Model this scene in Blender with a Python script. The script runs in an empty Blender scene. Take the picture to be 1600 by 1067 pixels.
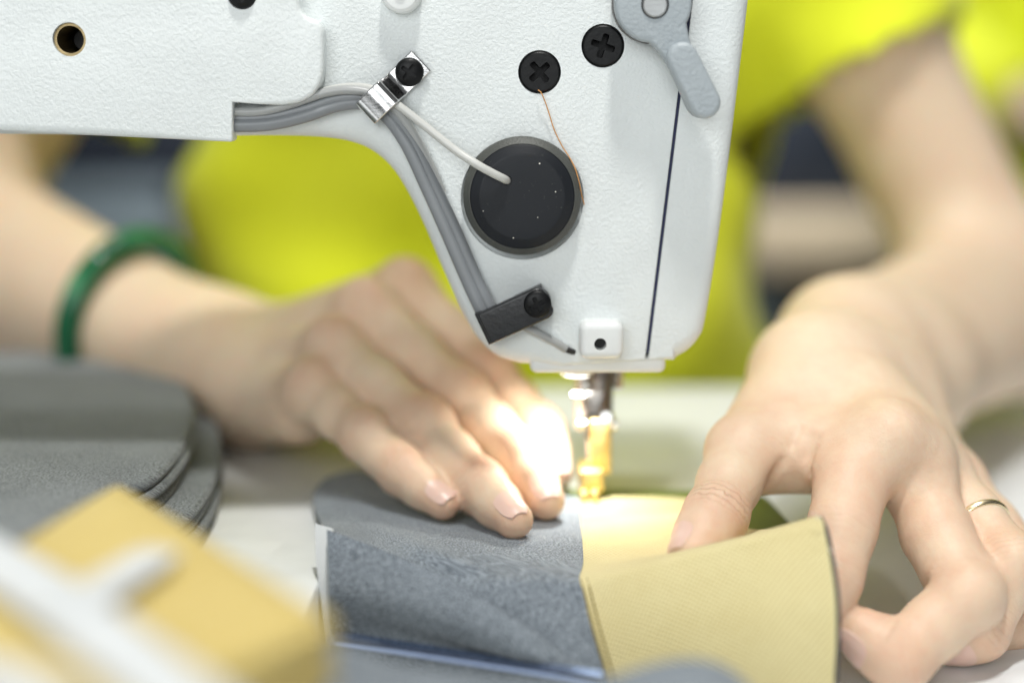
import bpy, bmesh, math, random
import numpy as np
from mathutils import Vector, Matrix

# ------------------------------------------------------------------ camera
S = 0.001                                   # everything below is written in millimetres
PITCH = math.radians(10.0)
CAM = np.array([0.0, -480.0, 134.5])
LENS, FPX = 55.0, 55.0 / 36.0 * 1600.0
scene = bpy.context.scene
cd = bpy.data.cameras.new('camera')
cam = bpy.data.objects.new('camera', cd)
scene.collection.objects.link(cam)
cam.location = CAM * S
cam.rotation_euler = (math.radians(90) - PITCH, 0, 0)
cd.lens, cd.sensor_width = LENS, 36.0
cd.clip_start, cd.clip_end = 0.01, 50.0
cd.dof.use_dof = True
cd.dof.focus_distance = 0.432
cd.dof.aperture_fstop = 2.5
scene.camera = cam

# ------------------------------------------------------------------ world, lamps, exposure
world = bpy.data.worlds.new('World'); scene.world = world
world.use_nodes = True
world.node_tree.nodes['Background'].inputs[0].default_value = (0.96, 0.99, 1.0, 1)
world.node_tree.nodes['Background'].inputs[1].default_value = 0.09

def area_light(name, loc, target, size, power, color=(1, 1, 1), size_y=None):
    l = bpy.data.lights.new(name, 'AREA')
    l.energy = power; l.color = color; l.size = size * S
    if size_y:
        l.shape = 'RECTANGLE'; l.size_y = size_y * S
    else:
        l.shape = 'DISK'
    o = bpy.data.objects.new(name, l); scene.collection.objects.link(o)
    o.location = Vector(loc) * S
    d = Vector(target) - Vector(loc)
    o.rotation_euler = d.to_track_quat('-Z', 'Y').to_euler()
    return o
area_light('ceiling_lamp', (60, -330, 1150), (20, -40, 20), 110, 8.8, (1.0, 0.985, 0.95))
area_light('front_fill', (-350, -1500, 560), (0, 0, 60), 1300, 12.0, (0.96, 0.99, 1.0), 800)  # added fill from the camera side, brightens the machine face
area_light('background_fill', (150, 950, 1100), (120, 1500, 0), 700, 6.5, (0.97, 0.99, 1.0), 400).data.spread = math.radians(80)  # added fill, aimed away from the hands to brighten the background
area_light('overhead_fill', (60, 240, 1500), (20, 200, 0), 420, 6.5, (1.0, 0.99, 0.97), 420)  # added overhead fill for shirt, arms and the bed behind

scene.view_settings.view_transform = 'Standard'
scene.view_settings.look = 'None'
scene.view_settings.exposure = 0.18
scene.view_settings.gamma = 1.0
scene.view_settings.use_curve_mapping = False
scene.cycles.use_denoising = True
scene.cycles.max_bounces = 6
scene.cycles.caustics_reflective = False
scene.cycles.caustics_refractive = False

# ------------------------------------------------------------------ pixel helpers (1600 x 1067 frame)
_f = np.array([0, math.cos(PITCH), -math.sin(PITCH)])
_u = np.array([0, math.sin(PITCH), math.cos(PITCH)])
_r = np.array([1.0, 0, 0])
def _dir(px, py):
    return _f + _r * ((px - 800.0) / FPX) - _u * ((py - 533.5) / FPX)
def P(px, py, depth):                       # point at a depth along the optical axis
    return CAM + _dir(px, py) * depth
def FY(px, py, y):                          # point on the upright plane y
    d = _dir(px, py); return CAM + d * ((y - CAM[1]) / d[1])
def FZ(px, py, z):                          # point on the level plane z
    d = _dir(px, py); return CAM + d * ((z - CAM[2]) / d[2])
def norm(v):
    v = np.asarray(v, float); return v / max(np.linalg.norm(v), 1e-9)

# ------------------------------------------------------------------ materials
MATS = {}
class NT:
    def __init__(s, name):
        s.m = bpy.data.materials.new(name); s.m.use_nodes = True
        s.t = s.m.node_tree; s.b = s.t.nodes['Principled BSDF']
        MATS[name] = s.m
    def n(s, kind, **kw):
        x = s.t.nodes.new(kind)
        for k, v in kw.items():
            if k in x.inputs: x.inputs[k].default_value = v
            else: setattr(x, k, v)
        return x
    def l(s, a, b): s.t.links.new(a, b)
    def set(s, **kw):
        for k, v in kw.items():
            s.b.inputs[k.replace('_', ' ')].default_value = v
        return s
    def coord(s, kind='Object'):
        return s.n('ShaderNodeTexCoord').outputs[kind]
    def noise(s, co, scale, detail=4, rough=0.55, dist=0.0):
        x = s.n('ShaderNodeTexNoise'); s.l(co, x.inputs['Vector'])
        x.inputs['Scale'].default_value = scale; x.inputs['Detail'].default_value = detail
        x.inputs['Roughness'].default_value = rough; x.inputs['Distortion'].default_value = dist
        return x.outputs['Fac']
    def math(s, op, a, b=None):
        x = s.n('ShaderNodeMath', operation=op)
        for i, v in enumerate((a, b)):
            if v is None: continue
            if isinstance(v, (int, float)): x.inputs[i].default_value = v
            else: s.l(v, x.inputs[i])
        return x.outputs[0]
    def ramp(s, fac, stops):
        x = s.n('ShaderNodeValToRGB'); s.l(fac, x.inputs[0])
        e = x.color_ramp.elements
        while len(e) < len(stops): e.new(0.5)
        for k, (p, c) in enumerate(stops):
            e[k].position = p; e[k].color = tuple(c) + (1,) if len(c) == 3 else c
        return x.outputs[0]
    def bump(s, h, strength, dist):
        x = s.n('ShaderNodeBump'); s.l(h, x.inputs['Height'])
        x.inputs['Strength'].default_value = strength; x.inputs['Distance'].default_value = dist
        s.l(x.outputs[0], s.b.inputs['Normal']); return x
    def scale(s, co, v):
        x = s.n('ShaderNodeMapping'); s.l(co, x.inputs['Vector']); x.inputs['Scale'].default_value = v
        return x.outputs[0]

def mk_paint(name, col, bump=0.5, scale=520, rough=0.34):
    m = NT(name); co = m.coord()
    a = m.noise(co, scale, 3, 0.5, 0.4); b = m.noise(co, 70, 4)
    c = m.ramp(b, [(0.3, [x * 0.94 for x in col]), (0.7, col)])
    m.l(c, m.b.inputs['Base Color']); m.set(Roughness=rough)
    h = m.ramp(a, [(0.32, (0, 0, 0)), (0.68, (1, 1, 1))])
    m.bump(h, bump, 0.00022)
    return m
mk_paint('machine_paint', (0.79, 0.83, 0.825), 0.42, 1000, 0.36)
mk_paint('machine_paint_smooth', (0.80, 0.82, 0.81), 0.12, 420, 0.38)
mk_paint('lever_plastic', (0.40, 0.445, 0.47), 0.5, 900, 0.42)
mk_paint('table_laminate', (0.82, 0.85, 0.87), 0.02, 300, 0.42)
mk_paint('black_enamel', (0.018, 0.019, 0.021), 0.25, 700, 0.38)
mk_paint('cable_grey', (0.25, 0.265, 0.28), 0.05, 300, 0.36)
mk_paint('cable_light', (0.38, 0.39, 0.385), 0.05, 300, 0.36)
mk_paint('cable_white', (0.60, 0.605, 0.575), 0.05, 300, 0.34)
mk_paint('gasket_navy', (0.012, 0.016, 0.06), 0.05, 300, 0.6)
mk_paint('rubber_dark', (0.02, 0.02, 0.02), 0.05, 300, 0.7)
mk_paint('green_mat', (0.15, 0.20, 0.05), 0.1, 300, 0.55)

def mk_dial():
    m = NT('dial_plastic'); co = m.coord()
    dust = m.noise(co, 900, 2, 0.6); big = m.noise(co, 90, 4)
    f = m.math('MULTIPLY', m.ramp(dust, [(0.66, (0, 0, 0)), (0.76, (0.6, 0.6, 0.6))]), m.ramp(big, [(0.4, (0, 0, 0)), (0.7, (1, 1, 1))]))
    x = m.n('ShaderNodeMix', data_type='RGBA'); m.l(f, x.inputs['Factor'])
    x.inputs['A'].default_value = (0.012, 0.014, 0.018, 1); x.inputs['B'].default_value = (0.13, 0.13, 0.11, 1)
    m.l(x.outputs['Result'], m.b.inputs['Base Color']); m.set(Roughness=0.5); m.b.inputs['Specular IOR Level'].default_value = 0.3
    m.bump(dust, 0.08, 0.0002)
mk_dial()
mk_paint('dial_dusty', (0.075, 0.078, 0.070), 0.3, 1500, 0.5)
mk_paint('screw_black', (0.005, 0.0055, 0.006), 0.1, 900, 0.42).set(Specular_IOR_Level=0.25)
def mk_metal(name, col, rough):
    m = NT(name); co = m.coord(); a = m.noise(m.scale(co, (1, 1, 14)), 160, 3)
    m.set(Base_Color=col + (1,), Metallic=1.0)
    m.l(m.ramp(a, [(0.3, (rough * 0.7,) * 3), (0.7, (rough * 1.5,) * 3)]), m.b.inputs['Roughness'])
    m.bump(a, 0.06, 0.0002)
mk_metal('steel', (0.72, 0.72, 0.72), 0.16)
mk_metal('steel_dark', (0.16, 0.155, 0.15), 0.3)
mk_metal('brass', (0.74, 0.58, 0.24), 0.42)
mk_metal('brass_dull', (0.36, 0.28, 0.15), 0.45)
mk_metal('silver', (0.93, 0.78, 0.50), 0.26)
mk_metal('steel_worn', (0.42, 0.43, 0.43), 0.42)
mk_metal('blued_steel', (0.40, 0.50, 0.74), 0.14)

def mk_weave(name, ca, cb, pu, pv, strength, melange=0.0, twill=False, rough=0.9, lo=0.30, hi=0.68, patch=0.25):
    """woven cloth: threads over and under, in millimetres of the cloth's own uv"""
    m = NT(name); uv = m.coord('UV')
    sx = m.n('ShaderNodeSeparateXYZ')
    wob = m.n('ShaderNodeTexNoise'); m.l(uv, wob.inputs['Vector']); wob.inputs['Scale'].default_value = 0.35; wob.inputs['Detail'].default_value = 3
    add = m.n('ShaderNodeMixRGB', blend_type='ADD'); add.inputs[0].default_value = 0.55
    m.l(uv, add.inputs[1]); m.l(wob.outputs['Color'], add.inputs[2])
    m.l(add.outputs[0], sx.inputs[0])
    u, v = sx.outputs[0], sx.outputs[1]
    if twill:
        h = m.math('SUBTRACT', m.math('MULTIPLY', m.noise(m.scale(uv, (1.0, 1.5, 1)), 1.45, 2, 0.6), 5.5), 2.75)
    else:
        a = m.math('SINE', m.math('MULTIPLY', u, 2 * math.pi / pu)); b = m.math('SINE', m.math('MULTIPLY', v, 2 * math.pi / pv))
        h = m.math('MULTIPLY', a, b)
        h = m.math('ADD', m.math('MULTIPLY', h, 1.1), m.math('MULTIPLY', m.math('ABSOLUTE', b), 0.35))
    th = m.noise(m.scale(uv, (0.3, 2.0, 1)), 1.0, 3, 0.7); th2 = m.noise(m.scale(uv, (2.0, 0.3, 1)), 1.0, 3, 0.7)
    thread = m.math('ADD', m.math('MULTIPLY', th, 0.5), m.math('MULTIPLY', th2, 0.5))
    big = m.noise(uv, 0.045, 3)
    f = m.math('ADD', m.math('MULTIPLY', m.math('ADD', m.math('MULTIPLY', h, 0.30), 0.5), 1 - melange), m.math('MULTIPLY', thread, melange))
    f = m.math('ADD', f, m.math('MULTIPLY', m.math('SUBTRACT', big, 0.5), patch))
    col = m.ramp(f, [(lo, ca), (hi, cb)])
    m.l(col, m.b.inputs['Base Color']); m.set(Roughness=rough)
    m.b.inputs['Specular IOR Level'].default_value = 0.15
    m.b.inputs['Sheen Weight'].default_value = 0.25
    hh = m.math('ADD', h, m.math('MULTIPLY', thread, 1.2))
    m.bump(hh, strength, 0.0004)
mk_weave('yellow_cloth', (0.68, 0.54, 0.21), (0.93, 0.84, 0.48), 1.55, 1.45, 0.8, 0.30, lo=0.28, hi=0.70)
mk_weave('yellow_cloth_unlit', (0.56, 0.40, 0.10), (0.78, 0.62, 0.22), 1.55, 1.45, 0.55, 0.30, lo=0.28, hi=0.70)  # same yellow cloth; the missing lamp light is put into its colour
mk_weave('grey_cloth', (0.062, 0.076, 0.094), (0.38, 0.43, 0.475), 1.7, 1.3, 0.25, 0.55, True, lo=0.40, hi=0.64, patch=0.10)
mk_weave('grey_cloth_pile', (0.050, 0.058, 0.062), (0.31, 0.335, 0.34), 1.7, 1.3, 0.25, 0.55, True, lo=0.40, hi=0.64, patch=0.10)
mk_weave('grey_cloth_edge', (0.02, 0.024, 0.03), (0.075, 0.08, 0.09), 0.8, 0.9, 0.5, 0.6)
mk_weave('white_cloth', (0.60, 0.63, 0.64), (0.70, 0.72, 0.72), 1.0, 1.0, 0.25, 0.3)
mk_weave('lime_cloth', (0.70, 0.76, 0.016), (0.80, 0.86, 0.040), 1.6, 1.6, 0.1, 0.3)
mk_weave('dark_cloth', (0.012, 0.014, 0.02), (0.03, 0.034, 0.045), 1.6, 1.6, 0.2, 0.4)

def mk_skin():
    m = NT('skin'); co = m.coord()
    fl = m.n('ShaderNodeAttribute', attribute_name='flush').outputs['Fac']
    wr = m.n('ShaderNodeAttribute', attribute_name='wrinkle').outputs['Fac']
    al = m.n('ShaderNodeAttribute', attribute_name='along').outputs['Fac']
    mot = m.math('ADD', m.math('MULTIPLY', m.noise(co, 48, 4, 0.6), 0.6), m.math('MULTIPLY', m.noise(co, 230, 4, 0.7), 0.4))
    f = m.math('ADD', m.math('MULTIPLY', fl, 0.85), m.math('MULTIPLY', m.math('SUBTRACT', mot, 0.43), 1.25))
    col = m.ramp(f, [(0.0, (0.745, 0.59, 0.43)), (0.45, (0.70, 0.475, 0.335)), (1.0, (0.63, 0.30, 0.195))])
    wv = m.math('SINE', m.math('ADD', m.math('MULTIPLY', al, 3.1), m.math('MULTIPLY', m.noise(co, 190, 4, 0.65), 16.0)))
    wl = m.math('MULTIPLY', m.math('POWER', m.math('ADD', m.math('MULTIPLY', wv, 0.5), 0.5), 5.0), wr)
    dk = m.n('ShaderNodeMixRGB', blend_type='MIX'); m.l(m.math('MULTIPLY', wl, 0.30), dk.inputs[0])
    m.l(col, dk.inputs[1]); dk.inputs[2].default_value = (0.46, 0.22, 0.13, 1)
    m.l(dk.outputs[0], m.b.inputs['Base Color'])
    m.set(Roughness=0.5)
    m.b.inputs['Specular IOR Level'].default_value = 0.35
    m.b.inputs['Subsurface Weight'].default_value = 0.35
    m.b.inputs['Subsurface Radius'].default_value = (1.0, 0.38, 0.22)
    m.b.inputs['Subsurface Scale'].default_value = 0.0022
    v = m.n('ShaderNodeTexVoronoi'); m.l(co, v.inputs['Vector']); v.inputs['Scale'].default_value = 1500
    h = m.math('ADD', m.math('MULTIPLY', v.outputs['Distance'], 0.10), m.math('MULTIPLY', m.noise(co, 420, 4), 0.35))
    h = m.math('SUBTRACT', h, m.math('MULTIPLY', wl, 1.0))
    m.bump(h, 0.7, 0.0006)
mk_skin()
m = NT('nail'); m.set(Base_Color=(0.76, 0.53, 0.44, 1), Roughness=0.34)
m.b.inputs['Subsurface Weight'].default_value = 0.2; m.b.inputs['Subsurface Scale'].default_value = 0.001
m = NT('jade'); co = m.coord()
m.l(m.ramp(m.noise(co, 34, 4), [(0.38, (0.003, 0.06, 0.025)), (0.55, (0.012, 0.14, 0.06)), (0.70, (0.12, 0.36, 0.19))]), m.b.inputs['Base Color']); m.set(Roughness=0.07)
m = NT('thread_orange'); m.set(Base_Color=(0.62, 0.30, 0.10, 1), Roughness=0.8)
m = NT('thread_gold'); m.set(Base_Color=(0.26, 0.19, 0.045, 1), Roughness=0.85)
m = NT('thread_pale'); m.set(Base_Color=(0.80, 0.78, 0.70, 1), Roughness=0.85)
m = NT('wood'); co = m.coord()
m.l(m.ramp(m.noise(m.scale(co, (1, 8, 8)), 6, 5), [(0.3, (0.50, 0.40, 0.27)), (0.7, (0.62, 0.52, 0.38))]), m.b.inputs['Base Color']); m.set(Roughness=0.5)
m = NT('brown_card'); co = m.coord()
m.l(m.ramp(m.noise(co, 12, 4), [(0.3, (0.12, 0.085, 0.05)), (0.7, (0.17, 0.12, 0.075))]), m.b.inputs['Base Color']); m.set(Roughness=0.8)
for nm, c in (('bin_navy', (0.012, 0.018, 0.032)), ('bin_slate', (0.20, 0.25, 0.28)), ('wall_grey', (0.16, 0.17, 0.17)), ('floor_grey', (0.2, 0.2, 0.19))):
    m = NT(nm); co = m.coord()
    m.l(m.ramp(m.noise(co, 5, 4), [(0.3, [x * 0.8 for x in c]), (0.7, [x * 1.15 for x in c])]), m.b.inputs['Base Color']); m.set(Roughness=0.6)
m = NT('led'); m.set(Base_Color=(1, 1, 1, 1)); m.b.inputs['Emission Color'].default_value = (1, 0.98, 0.93, 1); m.b.inputs['Emission Strength'].default_value = 20

# ------------------------------------------------------------------ object helpers
def tag(o, label=None, cat=None, group=None, kind=None):
    for k, v in (('label', label), ('category', cat), ('group', group), ('kind', kind)):
        if v: o[k] = v
    return o
def setparent(o, parent):
    if parent is not None:
        o.parent = parent
        bpy.context.view_layer.update()
        o.matrix_parent_inverse = parent.matrix_world.inverted()
def empty(name, loc, **kw):
    o = bpy.data.objects.new(name, None); o.empty_display_size = 0.02
    scene.collection.objects.link(o); o.location = Vector(loc) * S
    bpy.context.view_layer.update()
    return tag(o, **kw)
def obj(name, verts, faces, mat, parent=None, smooth=True, uv=None, attrs=None, **kw):
    v = np.asarray(verts, float)
    if parent is None:
        base = np.array([(v[:, 0].min() + v[:, 0].max()) / 2, (v[:, 1].min() + v[:, 1].max()) / 2, v[:, 2].min()])
    else: base = (v.min(0) + v.max(0)) / 2
    me = bpy.data.meshes.new(name)
    if isinstance(faces, np.ndarray):
        n, k = faces.shape
        me.vertices.add(len(v)); me.vertices.foreach_set('co', ((v - base) * S).astype(np.float32).ravel())
        me.loops.add(n * k); me.loops.foreach_set('vertex_index', faces.astype(np.int32).ravel())
        me.polygons.add(n); me.polygons.foreach_set('loop_start', np.arange(0, n * k, k, dtype=np.int32))
        me.update(calc_edges=True)
    else:
        me.from_pydata([tuple(x) for x in (v - base) * S], [], [tuple(f) for f in faces])
    me.validate()
    if uv is not None:
        uvl = me.uv_layers.new(name='UVMap')
        li = np.zeros(len(me.loops), np.int32); me.loops.foreach_get('vertex_index', li)
        uvl.data.foreach_set('uv', np.asarray(uv, np.float32)[li].ravel())
    for k, a in (attrs or {}).items():
        me.attributes.new(k, 'FLOAT', 'POINT').data.foreach_set('value', np.asarray(a, np.float32))
    me.polygons.foreach_set('use_smooth', [smooth] * len(me.polygons))
    me.materials.append(MATS[mat])
    o = bpy.data.objects.new(name, me); scene.collection.objects.link(o)
    o.location = Vector(base) * S
    setparent(o, parent)
    return tag(o, **kw)
def autosmooth(o, ang=35):
    bm = bmesh.new(); bm.from_mesh(o.data)
    a = math.radians(ang)
    for e in bm.edges:
        if len(e.link_faces) == 2: e.smooth = e.calc_face_angle(0) < a
    bm.normal_update()
    bm.to_mesh(o.data); bm.free()
    return o
def fix_normals(o):
    bm = bmesh.new(); bm.from_mesh(o.data); bmesh.ops.recalc_face_normals(bm, faces=bm.faces); bm.to_mesh(o.data); bm.free(); return o

def crom(pts, n, closed=False):
    """Catmull-Rom through the points"""
    p = np.asarray(pts, float); m = len(p); out = []
    segs = m if closed else m - 1
    for i in range(segs):
        if closed: a, b, c, d = p[(i - 1) % m], p[i], p[(i + 1) % m], p[(i + 2) % m]
        else: a, b, c, d = p[max(i - 1, 0)], p[i], p[i + 1], p[min(i + 2, m - 1)]
        if not closed and i == 0: a = 2 * b - c
        if not closed and i == m - 2: d = 2 * c - b
        for t in np.linspace(0, 1, n, endpoint=False):
            out.append(0.5 * ((2 * b) + (c - a) * t + (2 * a - 5 * b + 4 * c - d) * t * t + (3 * b - a - 3 * c + d) * t ** 3))
    if not closed: out.append(p[-1])
    return np.array(out)

def tube_data(path, r, seg=14, caps=True):
    path = np.asarray(path, float); n = len(path)
    r = np.full(n, r) if np.isscalar(r) else np.asarray(r)
    t = np.gradient(path, axis=0); t /= np.linalg.norm(t, axis=1)[:, None] + 1e-9
    up = np.array([0, 0, 1.0]) if abs(t[0][2]) < 0.9 else np.array([0, 1.0, 0])
    nrm = norm(np.cross(t[0], up)); V, F = [], []
    for i in range(n):
        nrm = norm(nrm - t[i] * np.dot(nrm, t[i])); b = np.cross(t[i], nrm)
        for k in range(seg):
            a = 2 * math.pi * k / seg; V.append(path[i] + r[i] * (math.cos(a) * nrm + math.sin(a) * b))
    for i in range(n - 1):
        for k in range(seg):
            F.append((i * seg + k, i * seg + (k + 1) % seg, (i + 1) * seg + (k + 1) % seg, (i + 1) * seg + k))
    if caps:
        F.append(tuple(range(seg))[::-1]); F.append(tuple((n - 1) * seg + k for k in range(seg)))
    return V, F
def tube(name, path, r, mat, parent=None, seg=14, **kw):
    V, F = tube_data(path, r, seg); return autosmooth(obj(name, V, F, mat, parent, **kw), 50)

def lathe(name, c, axis, prof, mat, parent=None, seg=48, **kw):
    """prof: (radius, height) pairs turned about axis through c"""
    axis = norm(axis); a = norm(np.cross(axis, [0.31, 0.2, 0.9])); b = np.cross(axis, a)
    V, F = [], []
    for r, h in prof:
        for k in range(seg):
            w = 2 * math.pi * k / seg; V.append(np.asarray(c) + axis * h + r * (math.cos(w) * a + math.sin(w) * b))
    for i in range(len(prof) - 1):
        for k in range(seg):
            F.append((i * seg + k, i * seg + (k + 1) % seg, (i + 1) * seg + (k + 1) % seg, (i + 1) * seg + k))
    F.append(tuple(range(seg))[::-1]); F.append(tuple((len(prof) - 1) * seg + k for k in range(seg)))
    return autosmooth(fix_normals(obj(name, V, F, mat, parent, **kw)), 28)

def prism(name, outline, y0, y1, mat, parent=None, bev=1.0, segs=5, back=0.0, **kw):
    """outline (x, z) pushed from the front plane y0 back to y1, its front rim rounded by bev (number or one per vertex)"""
    o = np.asarray(outline, float); n = len(o)
    area = 0.5 * np.sum(o[:, 0] * np.roll(o[:, 1], -1) - np.roll(o[:, 0], -1) * o[:, 1])
    b = np.full(n, float(bev)) if np.isscalar(bev) else np.asarray(bev, float)
    if area < 0: o = o[::-1]; b = b[::-1]
    e0 = o - np.roll(o, 1, 0); e1 = np.roll(o, -1, 0) - o
    n0 = np.stack([-e0[:, 1], e0[:, 0]], 1); n1 = np.stack([-e1[:, 1], e1[:, 0]], 1)
    n0 /= np.linalg.norm(n0, axis=1)[:, None] + 1e-9; n1 /= np.linalg.norm(n1, axis=1)[:, None] + 1e-9
    mi = n0 + n1; mi /= np.linalg.norm(mi, axis=1)[:, None] + 1e-9
    mi /= np.maximum(np.sum(mi * n0, 1), 0.5)[:, None]
    V, F = [], []
    rings = []
    rings.append((np.full(n, y1), np.full(n, float(back))))
    if back: rings.append((np.full(n, y1 - back), np.zeros(n)))
    for k in range(segs + 1):
        th = math.pi / 2 * k / segs
        rings.append((y0 + b * (1 - math.sin(th)), b * (1 - math.cos(th))))
    for ys, ins in rings:
        q = o + mi * ins[:, None]
        for i in range(n): V.append((q[i, 0], ys[i], q[i, 1]))
    for j in range(len(rings) - 1):
        for i in range(n):
            F.append((j * n + i, j * n + (i + 1) % n, (j + 1) * n + (i + 1) % n, (j + 1) * n + i))
    F.append(tuple(range(n))[::-1]); F.append(tuple((len(rings) - 1) * n + i for i in range(n)))
    return autosmooth(fix_normals(obj(name, V, F, mat, parent, **kw)), 40)

def cut(o, cutters):
    """take the cutters out of o and remove them"""
    bpy.context.view_layer.update()
    for c in cutters:
        md = o.modifiers.new('cut', 'BOOLEAN'); md.operation = 'DIFFERENCE'; md.object = c; md.solver = 'EXACT'
    dg = bpy.context.evaluated_depsgraph_get()
    me = bpy.data.meshes.new_from_object(o.evaluated_get(dg))
    o.modifiers.clear(); nm = o.data.name; old = o.data; o.data = me; bpy.data.meshes.remove(old); me.name = nm
    for c in cutters:
        d = c.data; bpy.data.objects.remove(c); bpy.data.meshes.remove(d)
    me.polygons.foreach_set('use_smooth', [True] * len(me.polygons))
    return autosmooth(o, 35)

def rect(cx, cz, w, h, ang=0.0, r=1.0, n=6):
    """rounded rectangle outline in x, z"""
    out = []
    for sx, sz, a0 in ((1, 1, 0), (-1, 1, 90), (-1, -1, 180), (1, -1, 270)):
        for k in range(n + 1):
            a = math.radians(a0 + 90 * k / n)
            out.append((sx * (w / 2 - r) + r * math.cos(a), sz * (h / 2 - r) + r * math.sin(a)))
    o = np.array(out); c, s = math.cos(ang), math.sin(ang)
    return np.stack([cx + o[:, 0] * c - o[:, 1] * s, cz + o[:, 0] * s + o[:, 1] * c], 1)

def box(name, lo, hi, mat, parent=None, bev=1.0, **kw):
    lo, hi = np.asarray(lo, float), np.asarray(hi, float)
    w, h = hi[0] - lo[0], hi[2] - lo[2]
    return prism(name, rect((lo[0] + hi[0]) / 2, (lo[2] + hi[2]) / 2, w, h, 0, min(bev, w / 3, h / 3), 4), lo[1], hi[1], mat, parent, bev=min(bev, w / 4, h / 4, (hi[1] - lo[1]) / 3), segs=3, back=min(bev, w / 4, h / 4, (hi[1] - lo[1]) / 3), **kw)

def sheet(name, rows, mat, parent=None, nu=10, nv=10, thick=0.9, ripple=0.0, seed=0, uvrot=0.0, **kw):
    """cloth through a net of control points; rows run from back to front; real thickness"""
    R = np.array([crom(r, nu) for r in rows]); R = np.array([crom(R[:, j], nv) for j in range(R.shape[1])]).transpose(1, 0, 2)
    nr, nc = R.shape[:2]
    du = np.gradient(R, axis=1); dv = np.gradient(R, axis=0)
    N = np.cross(dv, du); N /= np.linalg.norm(N, axis=2)[..., None] + 1e-9
    lu = np.concatenate([np.zeros((nr, 1)), np.cumsum(np.linalg.norm(np.diff(R, axis=1), axis=2), 1)], 1)
    lv = np.concatenate([np.zeros((1, nc)), np.cumsum(np.linalg.norm(np.diff(R, axis=0), axis=2), 0)], 0)
    if ripple:
        rg = np.random.RandomState(seed)
        for _ in range(7):
            k = rg.normal(0, 0.09, 2); R = R + N * (ripple * 0.4 * np.sin(k[0] * lu + k[1] * lv + rg.rand() * 6.3))[..., None]
    c, s = math.cos(uvrot), math.sin(uvrot)
    uv = np.stack([lu * c - lv * s, lu * s + lv * c], 2).reshape(-1, 2)
    A = (R + N * thick / 2).reshape(-1, 3); B = (R - N * thick / 2).reshape(-1, 3); n = nr * nc
    F = []
    for i in range(nr - 1):
        for j in range(nc - 1):
            a, b, d, e = i * nc + j, i * nc + j + 1, (i + 1) * nc + j + 1, (i + 1) * nc + j
            F.append((a, e, d, b)); F.append((n + a, n + b, n + d, n + e))
    rim = [j for j in range(nc)] + [i * nc + nc - 1 for i in range(1, nr)] + [(nr - 1) * nc + j for j in range(nc - 2, -1, -1)] + [i * nc for i in range(nr - 2, 0, -1)]
    for q in range(len(rim)):
        a, b = rim[q], rim[(q + 1) % len(rim)]; F.append((a, b, n + b, n + a))
    return autosmooth(fix_normals(obj(name, np.concatenate([A, B]), F, mat, parent, uv=np.concatenate([uv, uv]), **kw)), 50)

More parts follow.
